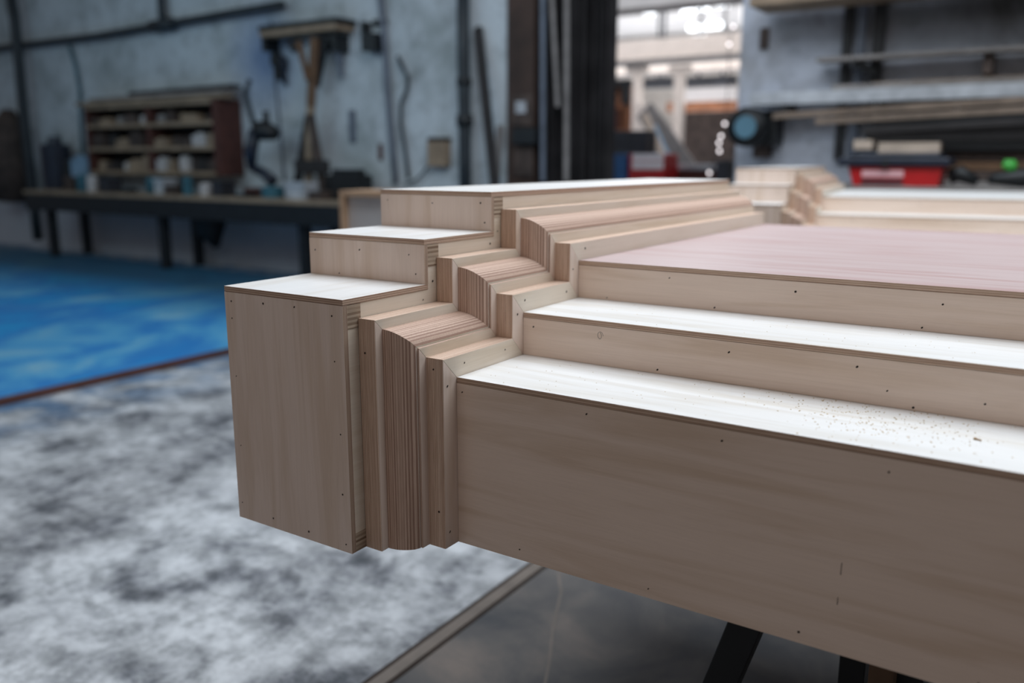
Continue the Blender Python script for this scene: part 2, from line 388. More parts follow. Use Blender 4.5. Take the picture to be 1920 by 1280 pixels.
# pencilled squiggle
loop = [(.148 + .006 * math.cos(a * .8) * (1 - a / 14), .322 + .007 * math.sin(a * .8) * (1 - a / 30)) for a in range(11)]
for p, q in zip(loop, loop[1:]): b.beam((p[0], T1 - e, p[1]), (q[0], T1 - e, q[1]), .0005, .0003, 2)
b.build('riser_panel', [M['vx'], M['hole'], M['grey_board']], root)
b = MB(); b.box(0.0005, XR, T2, T2 + t, H2 + e, H3 - t - e)
holes(b, [(.183, .397), (.061, .351), (.268, .352), (.62, .39), (.595, .352), (.403, .391)], lambda x, z: (x, T2 - e, z), (0, -1, 0), 1)
b.build('riser_panel', [M['vx'], M['hole']], root)
b = MB(); b.box(0.0005, XR, 0, T1 + t, H1 - t, H1, 1, 0, 1, 1); b.build('tread_board', [M['tread'], M['lamz']], root, 0.0009)
b = MB(); b.box(0.0005, XR, T1, T2 + t, H2 - t, H2, 1, 0, 1, 1); b.build('tread_board', [M['tread'], M['lamz']], root, 0.0009)
b = MB(); b.box(0.0005, XR, T2, YE, H3 - t, H3, 1, 0, 1, 1)
o = b.build('top_panel', [M['pink'], M['lamz']], root, 0.0006); o['label'] = 'reddish top board'
# mouldings: six mitred lengths of each
for j in range(6):
    vert = j % 2 == 0
    b = MB(); swept(b, blk1_prof, j)
    if j == 0: holes(b, [(-.018, .289), (-.012, .06)], lambda x, z: (x, -A - e, z), (0, -1, 0), 2)
    xs = {0: [(-.023, .263), (-.022, .025)], 1: [(.021, .291), (.135, .291)], 2: [(.173, .345)], 3: [(.196, .366), (.339, .363)], 4: [(.362, .402)], 5: [(.408, .437)]}[j]
    holes(b, xs, lambda y, z: (e, y, z), (1, 0, 0), 2, 0.0023)
    b.build('inner_moulding', [M['lamx'], M['vy'] if not vert else M['vz'], M['hole']], root)
    b = MB(); swept(b, curve_prof, j)
    if j == 0: holes(b, [(-.024, .233), (-.054, .037)], lambda x, z: (x, -arc_o(x) - .0004, z), (0, -1, 0), 2) if False else None
    b.build('curved_moulding', [M['lamc'], M['vy'] if not vert else M['vz'], M['hole']], root)
    b = MB(); swept(b, blk2_prof, j)
    if j == 0: holes(b, [(-.099, .316)], lambda x, z: (x, -B_ - e, z), (0, -1, 0), 2)
    b.build('outer_moulding', [M['lamx'], M['vy'] if not vert else M['vz'], M['hole']], root)
# the three stacked boxes on the left
bx = [(-C_, 0, H1 + C_), (T1 - C_, H1 + C_ + e, H2 + C_), (T2 - C_, H2 + C_ + e, H3 + C_)]
hs = [[(-.358, .376), (-.359, .348), (-.282, .379), (-.212, .38), (-.133, .374), (-.131, .305), (-.358, .251), (-.125, .192), (-.358, .131), (-.126, .095), (-.364, .028), (-.288, .017), (-.205, .014), (-.123, .013)],
      [(-.36, .443), (-.253, .449), (-.143, .447), (-.129, .416), (-.303, .405)],
      [(-.356, .524), (-.245, .521), (-.134, .524), (-.125, .489)]]
for k, (y0, z0, z1) in enumerate(bx):
    b = MB(); b.box(XL, X5, y0, y0 + t, z0, z1 - t - e, 0, None, 1)
    holes(b, hs[k], lambda x, z: (x, y0 - e, z), (0, -1, 0), 2, 0.0019)
    b.build('face_panel', [M['vz'], M['lamy'], M['hole']], root, 0)
    yb = (bx[k + 1][0] + t) if k < 2 else YE
    b = MB(); b.box(XL, X5, y0, yb, z1 - t, z1, 1, 0, 1, 1); b.build('cap_board', [M['cap'], M['lamz']], root, 0.0008)
    # laminated corner block
    b = MB(); b.box(X5 - 0.02, X5 - 0.0004, y0 + t + e, y0 + t + 0.029, z1 - t - 0.036, z1 - t - 2 * e, 0); b.build('corner_block', M['lamb'], root)
b = MB(); b.box(X5 - 0.02, X5 - 0.0004, -C_ + t + e, -C_ + t + 0.029, 0, 0.03, 0); b.build('corner_block', M['lamb'], root)
# side cheek of the boxes (stair shaped sheet)
def cheek(xa, xb, o, name, spots=()):
    oo = o - t
    pts = [(-oo, 0.0), (-oo, H1 + oo), (T1 - oo, H1 + oo), (T1 - oo, H2 + oo), (T2 - oo, H2 + oo), (T2 - oo, H3 + oo), (YE, H3 + oo), (YE, 0)]
    b = MB(); n = len(pts)
    # concave outline: split into three slabs of quads
    for x, fl in ((xa, 1), (xb, 0)):
        for q in (((-oo, 0), (T1 - oo, 0), (T1 - oo, H1 + oo), (-oo, H1 + oo)), ((T1 - oo, 0), (T2 - oo, 0), (T2 - oo, H2 + oo), (T1 - oo, H2 + oo)), ((T2 - oo, 0), (YE, 0), (YE, H3 + oo), (T2 - oo, H3 + oo))):
            p = [(x, y, z) for y, z in q]; b.face(p if not fl else p[::-1], 0)
    for i in range(n):
        (y0, z0), (y1, z1) = pts[i], pts[(i + 1) % n]
        b.face([(xa, y0, z0), (xb, y0, z0), (xb, y1, z1), (xa, y1, z1)], 0)
    holes(b, spots, lambda y, z: (xb + e, y, z), (1, 0, 0), 1, 0.002)
    b.build(name, [M['vy'], M['hole']], root)
cheek(X5 - 0.012, X5 - 0.0014, C_ - 0.0004, 'side_cheek', [(.06, .375), (.086, .403), (.254, .452), (.278, .473)])
cheek(XL + 0.001, XL + 0.010, C_ - 0.0004, 'side_cheek')
# closing back and right end
b = MB(); b.box(XL + .012, XR - .012, YE - t, YE - .0005, 0, H3 - t - .001); b.build('back_panel', M['vx'], root)

def copy_tree(o, parent=None):
    c = o.copy(); COL.objects.link(c); c.parent = parent
    for ch in list(o.children): copy_tree(ch, c)
    return c
far = copy_tree(root)
far.location = (-0.167, 2.7052, 0.0228); far.rotation_euler = (0, 0, 0.1377)
for ch in far.children:
    if ch.name.startswith('top_panel'):
        me = ch.data.copy(); me.materials[0] = M['tread']; ch.data = me; ch['label'] = 'white top board'
far['label'] = 'second stepped plywood plinth standing out of focus behind the large near one'

# trestles -----------------------------------------------------------
def make_trestle(name, label, x, ys, ztop, group=None, foot=.30):
    """A-frame: beam along Y at z just under the plinth, steel legs splayed in X"""
    r = thing(name, label, 'trestle', (x, ys[0], FZ), group)
    L0 = ys[1] - ys[0]; h = ztop - FZ
    b = MB(); b.box(-.06, .06, -.04, L0 + .04, h - .09, h); b.build('top_beam', M['brown_wood'], r, .002)
    for yy in (0, L0):
        for s in (-1, 1):
            b = MB(); b.beam((s * .078, yy, h - .012), (s * foot, yy, 0.0), .054, .054); b.build('leg', M['steel_dark'], r, .002)
        b = MB(); b.box(-.235, .235, yy - .01, yy + .01, h * .32, h * .32 + .03); b.build('cross_brace', M['steel_dark'], r)
    return r
make_trestle('trestle', 'dark splayed leg trestle under the near plywood plinth', .508, (.30, 1.44), -.0005)
tr2 = make_trestle('trestle', 'dark splayed leg trestle supporting the blurred far plinth', 0.35, (2.95, 3.95), .0223)
tr3 = make_trestle('trestle', 'dark leg trestle supporting near plinth towards its right end', 1.45, (.30, 1.44), -.0005)

tr = bpy.data.objects['trestle']; tl0 = tr.location
xa, xb = onY(1573, 1245, .42).x - tl0.x, onY(1623, 1245, .42).x - tl0.x
b = MB(); b.box(xa, xb, .42 - tl0.y, .48 - tl0.y, 0, .6585); b.build('centre_post', M['steel_dark'], tr, .002)
xa, xb = onY(1628, 1260, .22).x - tl0.x, onY(1676, 1260, .22).x - tl0.x
b = MB(); b.box(xa, xb, .22 - tl0.y, .26 - tl0.y, .45, .748); b.build('wood_packer', M['brown_wood'], tr, .002)
# sawdust ------------------------------------------------------------
b = MB()
for k in range(420):
    px = random.triangular(1380, 1920, 1620); f = random.random()
    top = 700 + (px - 1380) * .19; bot = 800 + (px - 1380) * .19
    py = top + (bot - top) * min(1, abs(random.gauss(.35, .22)))
    p = onZ(px, py, H1)
    if not (0.004 < p.y < T1 - .003): continue
    s = random.uniform(.0003, .0011); a = random.uniform(0, 3.14)
    ca, sa = math.cos(a) * s, math.sin(a) * s * .5
    b.box(p.x - s, p.x + s * random.uniform(.3, 1.2), p.y - s * .6, p.y + s * .6, H1 + .00005, H1 + .0002 + s * .5)
for k in range(60):
    x = random.uniform(.03, .9); y = random.uniform(T1 + .01, T2 - .01); s = random.uniform(.0003, .0006)
    b.box(x - s, x + s, y - s, y + s, H2 + .00005, H2 + .0005)
for k in range(40):
    x = random.uniform(.03, .4); y = random.uniform(.01, T1 - .01); s = random.uniform(.0003, .0006)
    b.box(x - s, x + s, y - s, y + s, H1 + .00005, H1 + .0005)
o = tag(b.build('sawdust', M['dust']), 'fine sawdust sprinkled over the white lower treads of the near plinth', 'sawdust'); o['kind'] = 'stuff'
p = onZ(1833, 825, H1)
b = MB(); b.beam((p.x - .004, p.y + .001, H1 + .0012), (p.x + .004, p.y - .0008, H1 + .0009), .0012, .0017); b.box(p.x - .0045, p.x - .001, p.y - .0005, p.y + .002, H1 + .0001, H1 + .0022)
tag(b.build('wood_chip', M['chip']), 'largest brown wood chip lying on the lowest tread at right', 'wood chip')

# ------------------------------------------------------------------ floor cloth
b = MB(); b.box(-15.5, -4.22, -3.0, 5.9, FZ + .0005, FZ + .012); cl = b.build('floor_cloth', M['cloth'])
tag(cl, 'large sheet painted in cloudy blues lying on the floor at left', 'painted sheet')
b = MB(); b.box(-4.215, -4.15, -3.0, 5.2, FZ + .0005, FZ + .035)
tag(b.build('floor_batten', M['redwood'], None, .003), 'long dark red-brown batten along the edge of the blue sheet', 'batten')

# ------------------------------------------------------------------ open plywood cabinet behind the boxes
p0 = onY(635, 357, 2.6); p1 = onY(760, 352, 2.6)
x0, x1, zt = p0.x, p1.x + .25, p0.z
r = thing('open_cabinet', 'tan plywood framed case with grey inner panel standing behind the left boxes', 'cabinet', (x0, 2.6, FZ))
hh = zt - FZ; wdt = x1 - x0; th = .032
b = MB(); b.box(0, th, 0, .30, 0, hh); b.build('side_panel', M['ply_tan'], r, .001)
b = MB(); b.box(wdt - th, wdt, 0, .30, 0, hh); b.build('side_panel', M['ply_tan'], r, .001)
b = MB(); b.box(th, wdt - th, 0, .30, hh - th, hh - .0005); b.build('top_panel', M['ply_tan'], r, .001)
b = MB(); b.box(th, wdt - th, .0, .30, 0.0, th); b.build('bottom_panel', M['ply_tan'], r, .001)
b = MB(); b.box(th, wdt - th, .04, .05, th, hh - th); b.build('back_panel', M['panelgrey'], r)

# ------------------------------------------------------------------ things on and along the left wall
def rect(px0, py0, px1, py1, Y):
    a = onY(px0, (py0 + py1) / 2, Y); c = onY(px1, (py0 + py1) / 2, Y); u = onY((px0 + px1) / 2, py0, Y); d = onY((px0 + px1) / 2, py1, Y)
    return a.x, c.x, d.z, u.z
def wbox(name, pr, mat, label=None, cat=None, depth=.05, Y=WY - .002, parent=None, group=None, bevel=.004):
    """box whose front lies at Y-depth"""
    x0, x1, z0, z1 = rect(*pr, Y - depth)
    b = MB()
    if parent: L0 = parent.location; b.box(x0 - L0.x, x1 - L0.x, Y - depth - L0.y, Y - L0.y, z0 - L0.z, z1 - L0.z)
    else: b.box(x0, x1, Y - depth, Y, z0, z1)
    o = b.build(name, mat, parent, bevel)
    if label: tag(o, label, cat, group)
    return o
def wtube(name, pxs, r, mat, label=None, cat=None, off=.06, parent=None, group=None):
    pts = [onY(a, c, WY - off) for a, c in pxs]
    if parent: pts = [p - parent.location for p in pts]
    b = MB(); b.tube(pts, r, 10); o = b.build(name, mat, parent, 0, True)
    if label: tag(o, label, cat, group)
    return o
# pipework
r = thing('pipe', 'dark iron pipe branching across upper left of the whitewashed wall', 'pipe', (-13, WY - .1, 1.0))
wtube('pipe_run', [(-40, 94), (0, 90), (180, 68), (300, 48), (420, 27), (530, 8)], .045, M['pipe'], off=.10, parent=r)
wtube('pipe_branch', [(300, -30), (303, 20), (306, 47)], .05, M['pipe'], off=.10, parent=r)
wtube('pipe_joint', [(285, 50), (325, 44)], .075, M['pipe'], off=.10, parent=r)
wtube('pipe', [(15, -40), (28, 40), (36, 120), (46, 230), (58, 330), (66, 400), (72, 450)], .075, M['pipe'], 'thick dark upright pipe at the far left of the wall', 'pipe', .24)
wtube('cable', [(130, 86), (141, 120), (150, 170), (152, 240), (155, 290)], .022, M['teal'], 'thin teal cable drooping down beside the wall shelf', 'cable', .05)
wtube('pipe', [(712, -20), (720, 60), (726, 160), (734, 260), (742, 345)], .032, M['greypipe'], 'slim grey pipe running down the middle of the left wall', 'pipe', .06)
wtube('cable', [(508, 40), (512, 110), (520, 190), (527, 260), (533, 340)], .012, M['greypipe'], 'thin grey cable hanging below the tool shelf', 'cable', .016)
r = thing('drain_pipe', 'thick dark drain pipe near the right end of the left wall', 'pipe', (-4.6, WY - .12, 1.0))
wtube('pipe_run', [(868, -30), (869, 100), (871, 220), (872, 300), (873, 380)], .062, M['pipe'], off=.12, parent=r)
wtube('collar', [(871, 216), (871.5, 236)], .085, M['black'], off=.12, parent=r)
wtube('collar', [(870, 146), (870.5, 160)], .075, M['black'], off=.12, parent=r)
# leaning timbers by the drain pipe
a = onY(896, 52, WY - .05); c = onY(930, 370, WY - .35)
c.z = max(c.z, FZ)
d = (c - a); k = (FZ + .02 - a.z) / d.z; c = a + d * k
b = MB(); b.beam(a, c, .085, .05); tag(b.build('leaning_plank', M['blackwood']), 'long black plank leaning against the wall beside the drain pipe', 'plank')
a = onY(938, 235, WY - .05); c = a.copy(); c.y = WY - .28; c.z = FZ + .02
b = MB(); b.beam(a, c, .07, .03); tag(b.build('leaning_plank', M['grey_board']), 'short grey-brown plank leaning at the right corner of left wall', 'plank')
# hanging bits
wtube('cable', [(745, 105), (757, 130), (765, 145), (764, 165), (752, 195), (752, 230), (760, 280), (766, 335)], .02, M['pipe'], 'loose dark cable hanging in a kink on the left wall', 'cable', .05)
wbox('file_handle', (654, 206, 664, 266), M['greypipe'], 'small slim grey tool hanging alone on the white wall', 'tool', .03)
wbox('paint_mark', (709, 270, 716, 300), M['redwood'], 'short reddish strip beside the slim grey pipe', 'strip', .02)
r = thing('wall_lamp', 'small black bracket lamp high on the left wall', 'lamp', (-5.8, WY, 1.9))
wbox('lamp_shade', (677, 62, 703, 95), M['black'], depth=.16, parent=r)
wbox('bracket', (675, 40, 684, 62), M['black'], depth=.1, parent=r)
wbox('bracket', (697, 36, 722, 47), M['black'], depth=.05, parent=r)
r = thing('switch_box', 'brown wooden switch box low on the left wall near the drain pipe', 'switch box', (-4.9, WY, .9))
wbox('case', (801, 260, 834, 312), M['tan'], depth=.10, parent=r)
wbox('lid_rim', (801, 257, 834, 264), M['blackwood'], depth=.11, parent=r)
wtube('wire', [(808, 304), (795, 322), (780, 338), (760, 345)], .012, M['pipe'], off=.05, parent=r)
# wall shelf with pigeonholes
SY = WY - .35
r = thing('wall_shelf', 'red-brown wooden pigeonhole shelf full of oddments above the workbench', 'shelf', (-10.5, WY, .9))
x0, x1, z0, z1 = rect(162, 192, 412, 328, SY)
def rb(name, xa, xb, za, zb, ya, yb, mat, par):
    l = par.location; b = MB(); b.box(xa - l.x, xb - l.x, ya - l.y, yb - l.y, za - l.z, zb - l.z); return b.build(name, mat, par, .004)
rb('side_board', x0, x0 + .045, z0, z1, SY, WY - .002, M['redwood'], r)
rb('side_board', x1 - .12, x1, z0, z1, SY, WY - .002, M['redwood'], r)
zs = [z0, z0 + (z1 - z0) * .34, z0 + (z1 - z0) * .67, z1 - .05]
for z in zs: rb('shelf_board', x0 + .046, x1 - .121, z, z + .05, SY - .003, WY - .003, M['tan'], r)
xm = (x0 + x1) / 2
for a_, c_ in zip(zs, zs[1:]): rb('divider', xm - .06, xm + .03, a_ + .051, c_ - .001, SY + .01, WY - .004, M['redwood'], r)
rb('back_board', x0 + .046, x1 - .121, z0 + .051, z1 - .051, WY - .015, WY - .001, M['blackwood'], r)
odd = [M['tan'], M['gunk'], M['panelgrey'], M['grey_board'], M['blackwood'], M['tan'], M['gunk']]
words = ['tan', 'brown', 'pale grey', 'grey', 'black', 'tan', 'brown']
rowname = ['bottom', 'middle', 'top']
for ri, (a_, c_) in enumerate(zip(zs, zs[1:])):
    for ci, (xa, xb) in enumerate(((x0 + .06, xm - .07), (xm + .04, x1 - .13))):
        x = xa + .02; n = 0
        while x < xb - .13:
            ww = random.uniform(.11, .30); ww = min(ww, xb - x - .01)
            h_ = (c_ - a_ - .06) * random.uniform(.45, .92); mi = random.randrange(7)
            b = MB()
            if random.random() < .45:
                b.tube([(x + ww / 2, SY + .14, a_ + .052), (x + ww / 2, SY + .14, a_ + .05 + h_ * .8), (x + ww / 2, SY + .14, a_ + .05 + h_)], [ww * .42, ww * .42, ww * .25], 10); kind = 'tin'
            else:
                b.box(x, x + ww, SY + .04, SY + .24, a_ + .052, a_ + .05 + h_ * .8); b.box(x + ww * .2, x + ww * .7, SY + .07, SY + .2, a_ + .05 + h_ * .8, a_ + .05 + h_); kind = 'box'
            tag(b.build('storage_' + kind, odd[mi]), '%s %s, %s in the %s %s pigeonhole of the wall shelf' % (words[mi], kind, ['first', 'second', 'third', 'fourth', 'fifth', 'sixth', 'seventh', 'eighth'][n], rowname[ri], ['left', 'right'][ci]), kind, 'oddments in the wall shelf')
            n += 1; x += ww + random.uniform(.02, .05)
# boards laid on the shelf top
for k, (pa, pb, mt, lab) in enumerate((((150, 190), (425, 178), M['tan'], 'lowest tan board laid across the top of the wall shelf'), ((175, 182), (432, 165), M['grey_board'], 'grey board slanting on top of the wall shelf stack'), ((250, 172), (440, 160), M['blackwood'], 'dark topmost board of the pile above the wall shelf'))):
    a = onY(*pa, SY + .05 + .05 * k); c = onY(*pb, SY + .05 + .05 * k)
    zz = z1 + .03 + k * .052
    b = MB(); b.beam((a.x, a.y, zz), (c.x, c.y + .02, zz + .008 * k), .16, .045, 0, Vector((0, 0, 1)))
    tag(b.build('loose_board', mt, None, .003), lab, 'board')
# workbench
bz = onY(340, 366, 5.55)
BY0, BY1 = 5.45, 6.15
bxl = onY(45, 380, BY0).x; bxr = -5.2
r = thing('workbench', 'long dark workbench along the whitewashed wall', 'workbench', (bxl, BY0, FZ))
bh = bz.z - FZ; bw = bxr - bxl
b = MB(); b.box(0, bw, 0, BY1 - BY0, bh - .05, bh); b.build('bench_top', M['tan'], r, .004)
b = MB(); b.box(.02, bw - .02, .01, .06, bh - .27, bh - .052); b.build('apron', M['black'], r, .004)
for lx in (.35, 2.9, 5.4, bw - .15):
    for yy in (.10, .58):
        b = MB(); b.box(lx, lx + .11, yy, yy + .1, 0, bh - .055); b.build('leg', M['black'], r, .004)
# dark lump under bench
lx_ = onY(395, 410, BY0 + .35).x
b = MB(); b.tube([(lx_ - .05, BY0 + .36, bz.z - .055), (lx_ - .05, BY0 + .36, bz.z - .25), (lx_, BY0 + .34, bz.z - .45), (lx_ + .1, BY0 + .34, bz.z - .62)], [.10, .22, .17, .05], 12); tag(b.build('black_sack', M['black'], None, 0, True), 'black sack hanging under the middle of the workbench', 'sack')
# clutter on the bench
names = [('tin', M['panelgrey'], 'pale grey'), ('box', M['gunk'], 'brown'), ('jar', M['teal'], 'teal'), ('box', M['machine'], 'dark'), ('tin', M['teal'], 'teal'), ('box', M['white_thing'], 'whitish'), ('tool', M['black'], 'black')]
x = bxl + .75; n = 0; ords = ['first', 'second', 'third', 'fourth', 'fifth', 'sixth', 'seventh', 'eighth', 'ninth', 'tenth', 'eleventh', 'twelfth', 'thirteenth', 'fourteenth', 'fifteenth', 'sixteenth', 'seventeenth', 'eighteenth', 'nineteenth', 'twentieth']
while x < bxr - .7 and n < 20:
    kd, mt, wd = names[(n * 3 + 1) % 7]; ww = random.uniform(.14, .30); hh_ = random.uniform(.08, .22); yy = BY0 + random.uniform(.08, .2); b = MB()
    if kd in ('tin', 'jar'): b.tube([(x + ww / 2, yy + ww / 2, bz.z + .001), (x + ww / 2, yy + ww / 2, bz.z + hh_ * .85), (x + ww / 2, yy + ww / 2, bz.z + hh_)], [ww * .45, ww * .45, ww * .3], 12)
    elif kd == 'box': b.box(x, x + ww, yy, yy + .2, bz.z + .001, bz.z + hh_ * .8); b.box(x - .01, x + ww + .01, yy - .01, yy + .21, bz.z + hh_ * .8, bz.z + hh_)
    else: b.beam((x, yy + .02, bz.z + .02), (x + ww, yy + .05, bz.z + .02), .03, .035, 0, Vector((0, 0, 1))); b.box(x + ww - .02, x + ww + .06, yy - .03, yy + .12, bz.z + .001, bz.z + .06)
    tag(b.build('bench_' + kd, mt), '%s %s, %s thing from the left along the front of the workbench' % (wd, kd, ords[n]), kd, 'clutter along the workbench')
    n += 1; x += ww + random.uniform(.07, .22)
# dark coats and boxes at far left
r = thing('hanging_coat', 'dark coat hanging at the far left edge of the wall', 'coat', (-12.9, WY - .2, .6))
b = MB(); c0 = onY(15, 205, WY - .2) - r.location; c1 = onY(22, 375, WY - .2) - r.location
b.tube([c0, c0 + (c1 - c0) * .2, c0 + (c1 - c0) * .6, c1], [.08, .26, .30, .24], 12); b.build('cloth_body', M['gunk'], r, 0, True)
b = MB(); b.tube([c0 + Vector((-.2, 0, -.15)), c0 + Vector((-.32, 0, -.6)), c0 + Vector((-.3, 0, -1.0))], [.1, .09, .07], 10); b.build('sleeve', M['blackwood'], r, 0, True)
for pr, mt, lab in (((70, 255, 98, 372), M['navy'], 'tall dark blue metal canister standing at the left end of the bench'), ((100, 300, 113, 364), M['black'], 'narrow black upright box beside the dark blue canister'), ((128, 262, 142, 300), M['teal'], 'small teal spray bottle shape standing beside the wall shelf')):
    x0, x1, z0, z1 = rect(*pr, BY0 + .35)
    b = MB(); z0 = bz.z + .001 if lab[0] != 's' else z0; b.tube([((x0 + x1) / 2, BY0 + .53, z0), ((x0 + x1) / 2, BY0 + .53, z1 - .12), ((x0 + x1) / 2, BY0 + .53, z1 - .1), ((x0 + x1) / 2, BY0 + .53, z1)], [(x1 - x0) / 2, (x1 - x0) / 2, (x1 - x0) / 4, (x1 - x0) / 5], 12)
    if lab[0] != 's': tag(b.build('canister', mt), lab, 'canister')
x0, x1, z0, z1 = rect(120, 300, 148, 364, BY0 + .35)
b = MB(); b.box(x0, x1, BY0 + .46, BY0 + .62, bz.z + .001, z1); b.box(x0 + .05, x1 - .05, BY0 + .5, BY0 + .58, z1, z1 + .06)
tag(b.build('jerry_can', M['palebluewood']), 'pale blue plastic can on the bench left of the pigeonhole shelf', 'can')

# tool shelf with hanging tools
r = thing('tool_shelf', 'dark plank shelf with brackets high on the wall above the tools', 'shelf', (-7.3, WY, 2.0))
wbox('plank', (483, 40, 632, 50), M['black'], depth=.30, parent=r); wbox('edge_board', (486, 50, 630, 62), M['tan'], depth=.29, parent=r)
wbox('bracket', (490, 62, 497, 96), M['black'], depth=.22, parent=r); wbox('bracket', (622, 62, 628, 96), M['black'], depth=.22, parent=r)
x0, x1, z0, z1 = rect(540, 62, 600, 95, WY - .2)
tools = [((512, 94, 526, 150), M['black'], 'black frame saw hanging leftmost under the tool shelf'), ((530, 100, 536, 160), M['navy'], 'slim navy tool hanging second under the tool shelf'),
         ((540, 72, 562, 94), M['gunk'], 'brown hand brush hanging below the tool shelf plank'), ((598, 72, 619, 98), M['black'], 'black drill case hanging at right end under the tool shelf'),
         ((634, 90, 642, 145), M['greypipe'], 'grey chisel hanging outermost right below the tool shelf')]
for pr, mt, lab in tools:
    x0, x1, z0, z1 = rect(*pr, WY - .06); z1 -= .04; b = MB(); xm_ = (x0 + x1) / 2; hgt = z1 - z0
    b.box(x0, x1, WY - .10, WY - .03, z0 + hgt * .55, z1); b.beam((xm_, WY - .06, z0 + hgt * .56), (xm_ + (x1 - x0) * .15, WY - .06, z0), (x1 - x0) * .55, .05)
    tag(b.build('hanging_tool', mt, None, .004), lab, 'tool')
# clamp / tall wooden stand spreading at its foot
r = thing('wooden_stand', 'tall brown wooden stand with spreading feet on the bench below the tool shelf', 'stand', (-7.1, WY - .25, .3))
def sb(name, pa, pb, w_, mat, Y=WY - .25):
    a = onY(*pa, Y) - r.location; c = onY(*pb, Y) - r.location; b = MB(); b.beam(a, c, w_, .05); b.build(name, mat, r, .004)
sb('post', (590, 70), (583, 200), .10, M['brown_wood']); sb('post_lower', (583, 198), (578, 358), .09, M['tan'])
sb('leg', (580, 215), (555, 358), .09, M['blackwood'], WY - .21); sb('leg', (582, 215), (608, 358), .09, M['gunk'], WY - .29)
sb('upper_arm', (606, 70), (588, 160), .16, M['black'], WY - .19); sb('upper_strut', (560, 78), (578, 150), .05, M['brown_wood'], WY - .31)
b = MB(); x0, x1, z0, z1 = rect(552, 300, 612, 325, WY - .35); b.box(x0 - r.location.x, x1 - r.location.x, -.10, -.05, z0 - r.location.z, z1 - r.location.z); b.build('foot_board', M['blackwood'], r, .004)
# bench drill / vice
r = thing('bench_vice', 'black vice on a curved arm standing on the workbench left of the wooden stand', 'vice', (-7.9, WY - .4, .2))
def q(pxx, pyy, Y=WY - .4): return onY(pxx, pyy, Y) - r.location
b = MB(); b.tube([q(468, 150), q(460, 175), q(468, 205), q(478, 240)], .03, 10); b.build('curved_arm', M['pipe'], r, 0, True)
b = MB(); b.tube([q(478, 235), q(495, 245), q(515, 250)], [.05, .12, .08], 10); b.build('jaw', M['black'], r, 0, True)
b = MB(); b.tube([q(498, 208), q(500, 240)], .035, 8); b.build('handle', M['black'], r, 0, True)
b = MB(); b.tube([q(478, 245), q(470, 285), q(472, 315)], [.07, .08, .05], 10); b.build('body', M['navy'], r, 0, True)
b = MB(); b.tube([q(470, 312), q(495, 325), q(512, 340)], [.05, .06, .07], 10); b.build('base_arm', M['navy'], r, 0, True)
b = MB(); c = q(492, 340); b.box(c.x - .22, c.x + .22, -.10, .1, bz.z + .001 - r.location.z, bz.z + .10 - r.location.z); b.build('base_plate', M['redwood'], r, .004)
# dark box on bench right part
wd_ = [((455, 352, 475, 372), M['blue_thing'])]
x0, x1, z0, z1 = rect(640, 300, 700, 335, BY1)
b = MB(); b.box(x0, x1, BY1 - .25, BY1 - .02, bz.z + .001, bz.z + .26); b.box(x0 + .05, x1 - .05, BY1 - .2, BY1 - .07, bz.z + .26, bz.z + .32)
tag(b.build('tool_case', M['black'], None, .004), 'long black tool case at the back of the workbench right of the stand', 'case')
x0, x1, z0, z1 = rect(640, 335, 790, 352, BY1 - .3)
b = MB(); b.beam((x0, BY1 - .4, bz.z + .03), (min(x1, bxr - .05), BY1 - .38, bz.z + .03), .12, .05, 0, Vector((0, 0, 1)))
tag(b.build('steel_bar', M['black']), 'black bar lying flat at the right end of the workbench', 'bar')

# ------------------------------------------------------------------ doorway: post, curtain
x0 = onY(950, 200, WY - .05).x; x1 = onY(1001, 200, WY - .05).x; x2 = onY(1137, 200, WY - .05).x
r = thing('door_post', 'dark brown post at the left side of the wide opening', 'post', (x0, WY - .05, FZ))
b = MB(); b.box(0.002, x1 - x0, 0, .3, 0, 5.2); b.build('post_body', M['post'], r, .006)
def pb(name, pr, mt, d):
    a_, c_, z0, z1 = rect(*pr, WY - .05 - d); b = MB(); b.box(a_ - x0, c_ - x0, -d, -.001, z0 - FZ, z1 - FZ); b.build(name, mt, r, .004)
pb('notice_board', (958, 178, 998, 236), M['gunk'], .02); pb('notice', (966, 190, 985, 212), M['white_thing'], .03); pb('meter_box', (959, 240, 1003, 270), M['black'], .10); pb('lower_board', (962, 272, 998, 330), M['gunk'], .03)
# pleated dark curtain
b = MB(); n = 120; Yc = WY + .05; prev = None
for k in range(n + 1):
    x = x1 + .01 + (x2 - x1 - .01) * k / n
    y = Yc + .055 * math.sin(k * .85) + .025 * math.sin(k * .37 + 1)
    cur = ((x, y, FZ + .02), (x, y, 5.2), (x, y + .012, 5.2), (x, y + .012, FZ + .02))
    if prev: 
        for i in range(4): j = (i + 1) % 4; b.face([prev[i], cur[i], cur[j], prev[j]])
    prev = cur
tag(b.build('strip_curtain', M['curtain'], None, 0, True), 'dark grey pleated curtain hanging at the left of the opening', 'curtain')
# grey hanging straps in front of the curtain
for k, (pa, pc, w_, lab) in enumerate((((1018, -20), (1018, 340), .05, 'pale grey strap hanging leftmost before the dark curtain'), ((1034, -20), (1046, 200), .04, 'grey slanting strap hanging before the dark curtain'), ((1063, -20), (1062, 340), .05, 'grey strap hanging nearest the middle of the dark curtain'))):
    a = onY(*pa, WY - .09); c = onY(*pc, WY - .09); b = MB(); b.beam(a, c, w_, .012); tag(b.build('hanging_strap', M['greypipe'] if k == 0 else M['grey_board']), lab, 'strap')

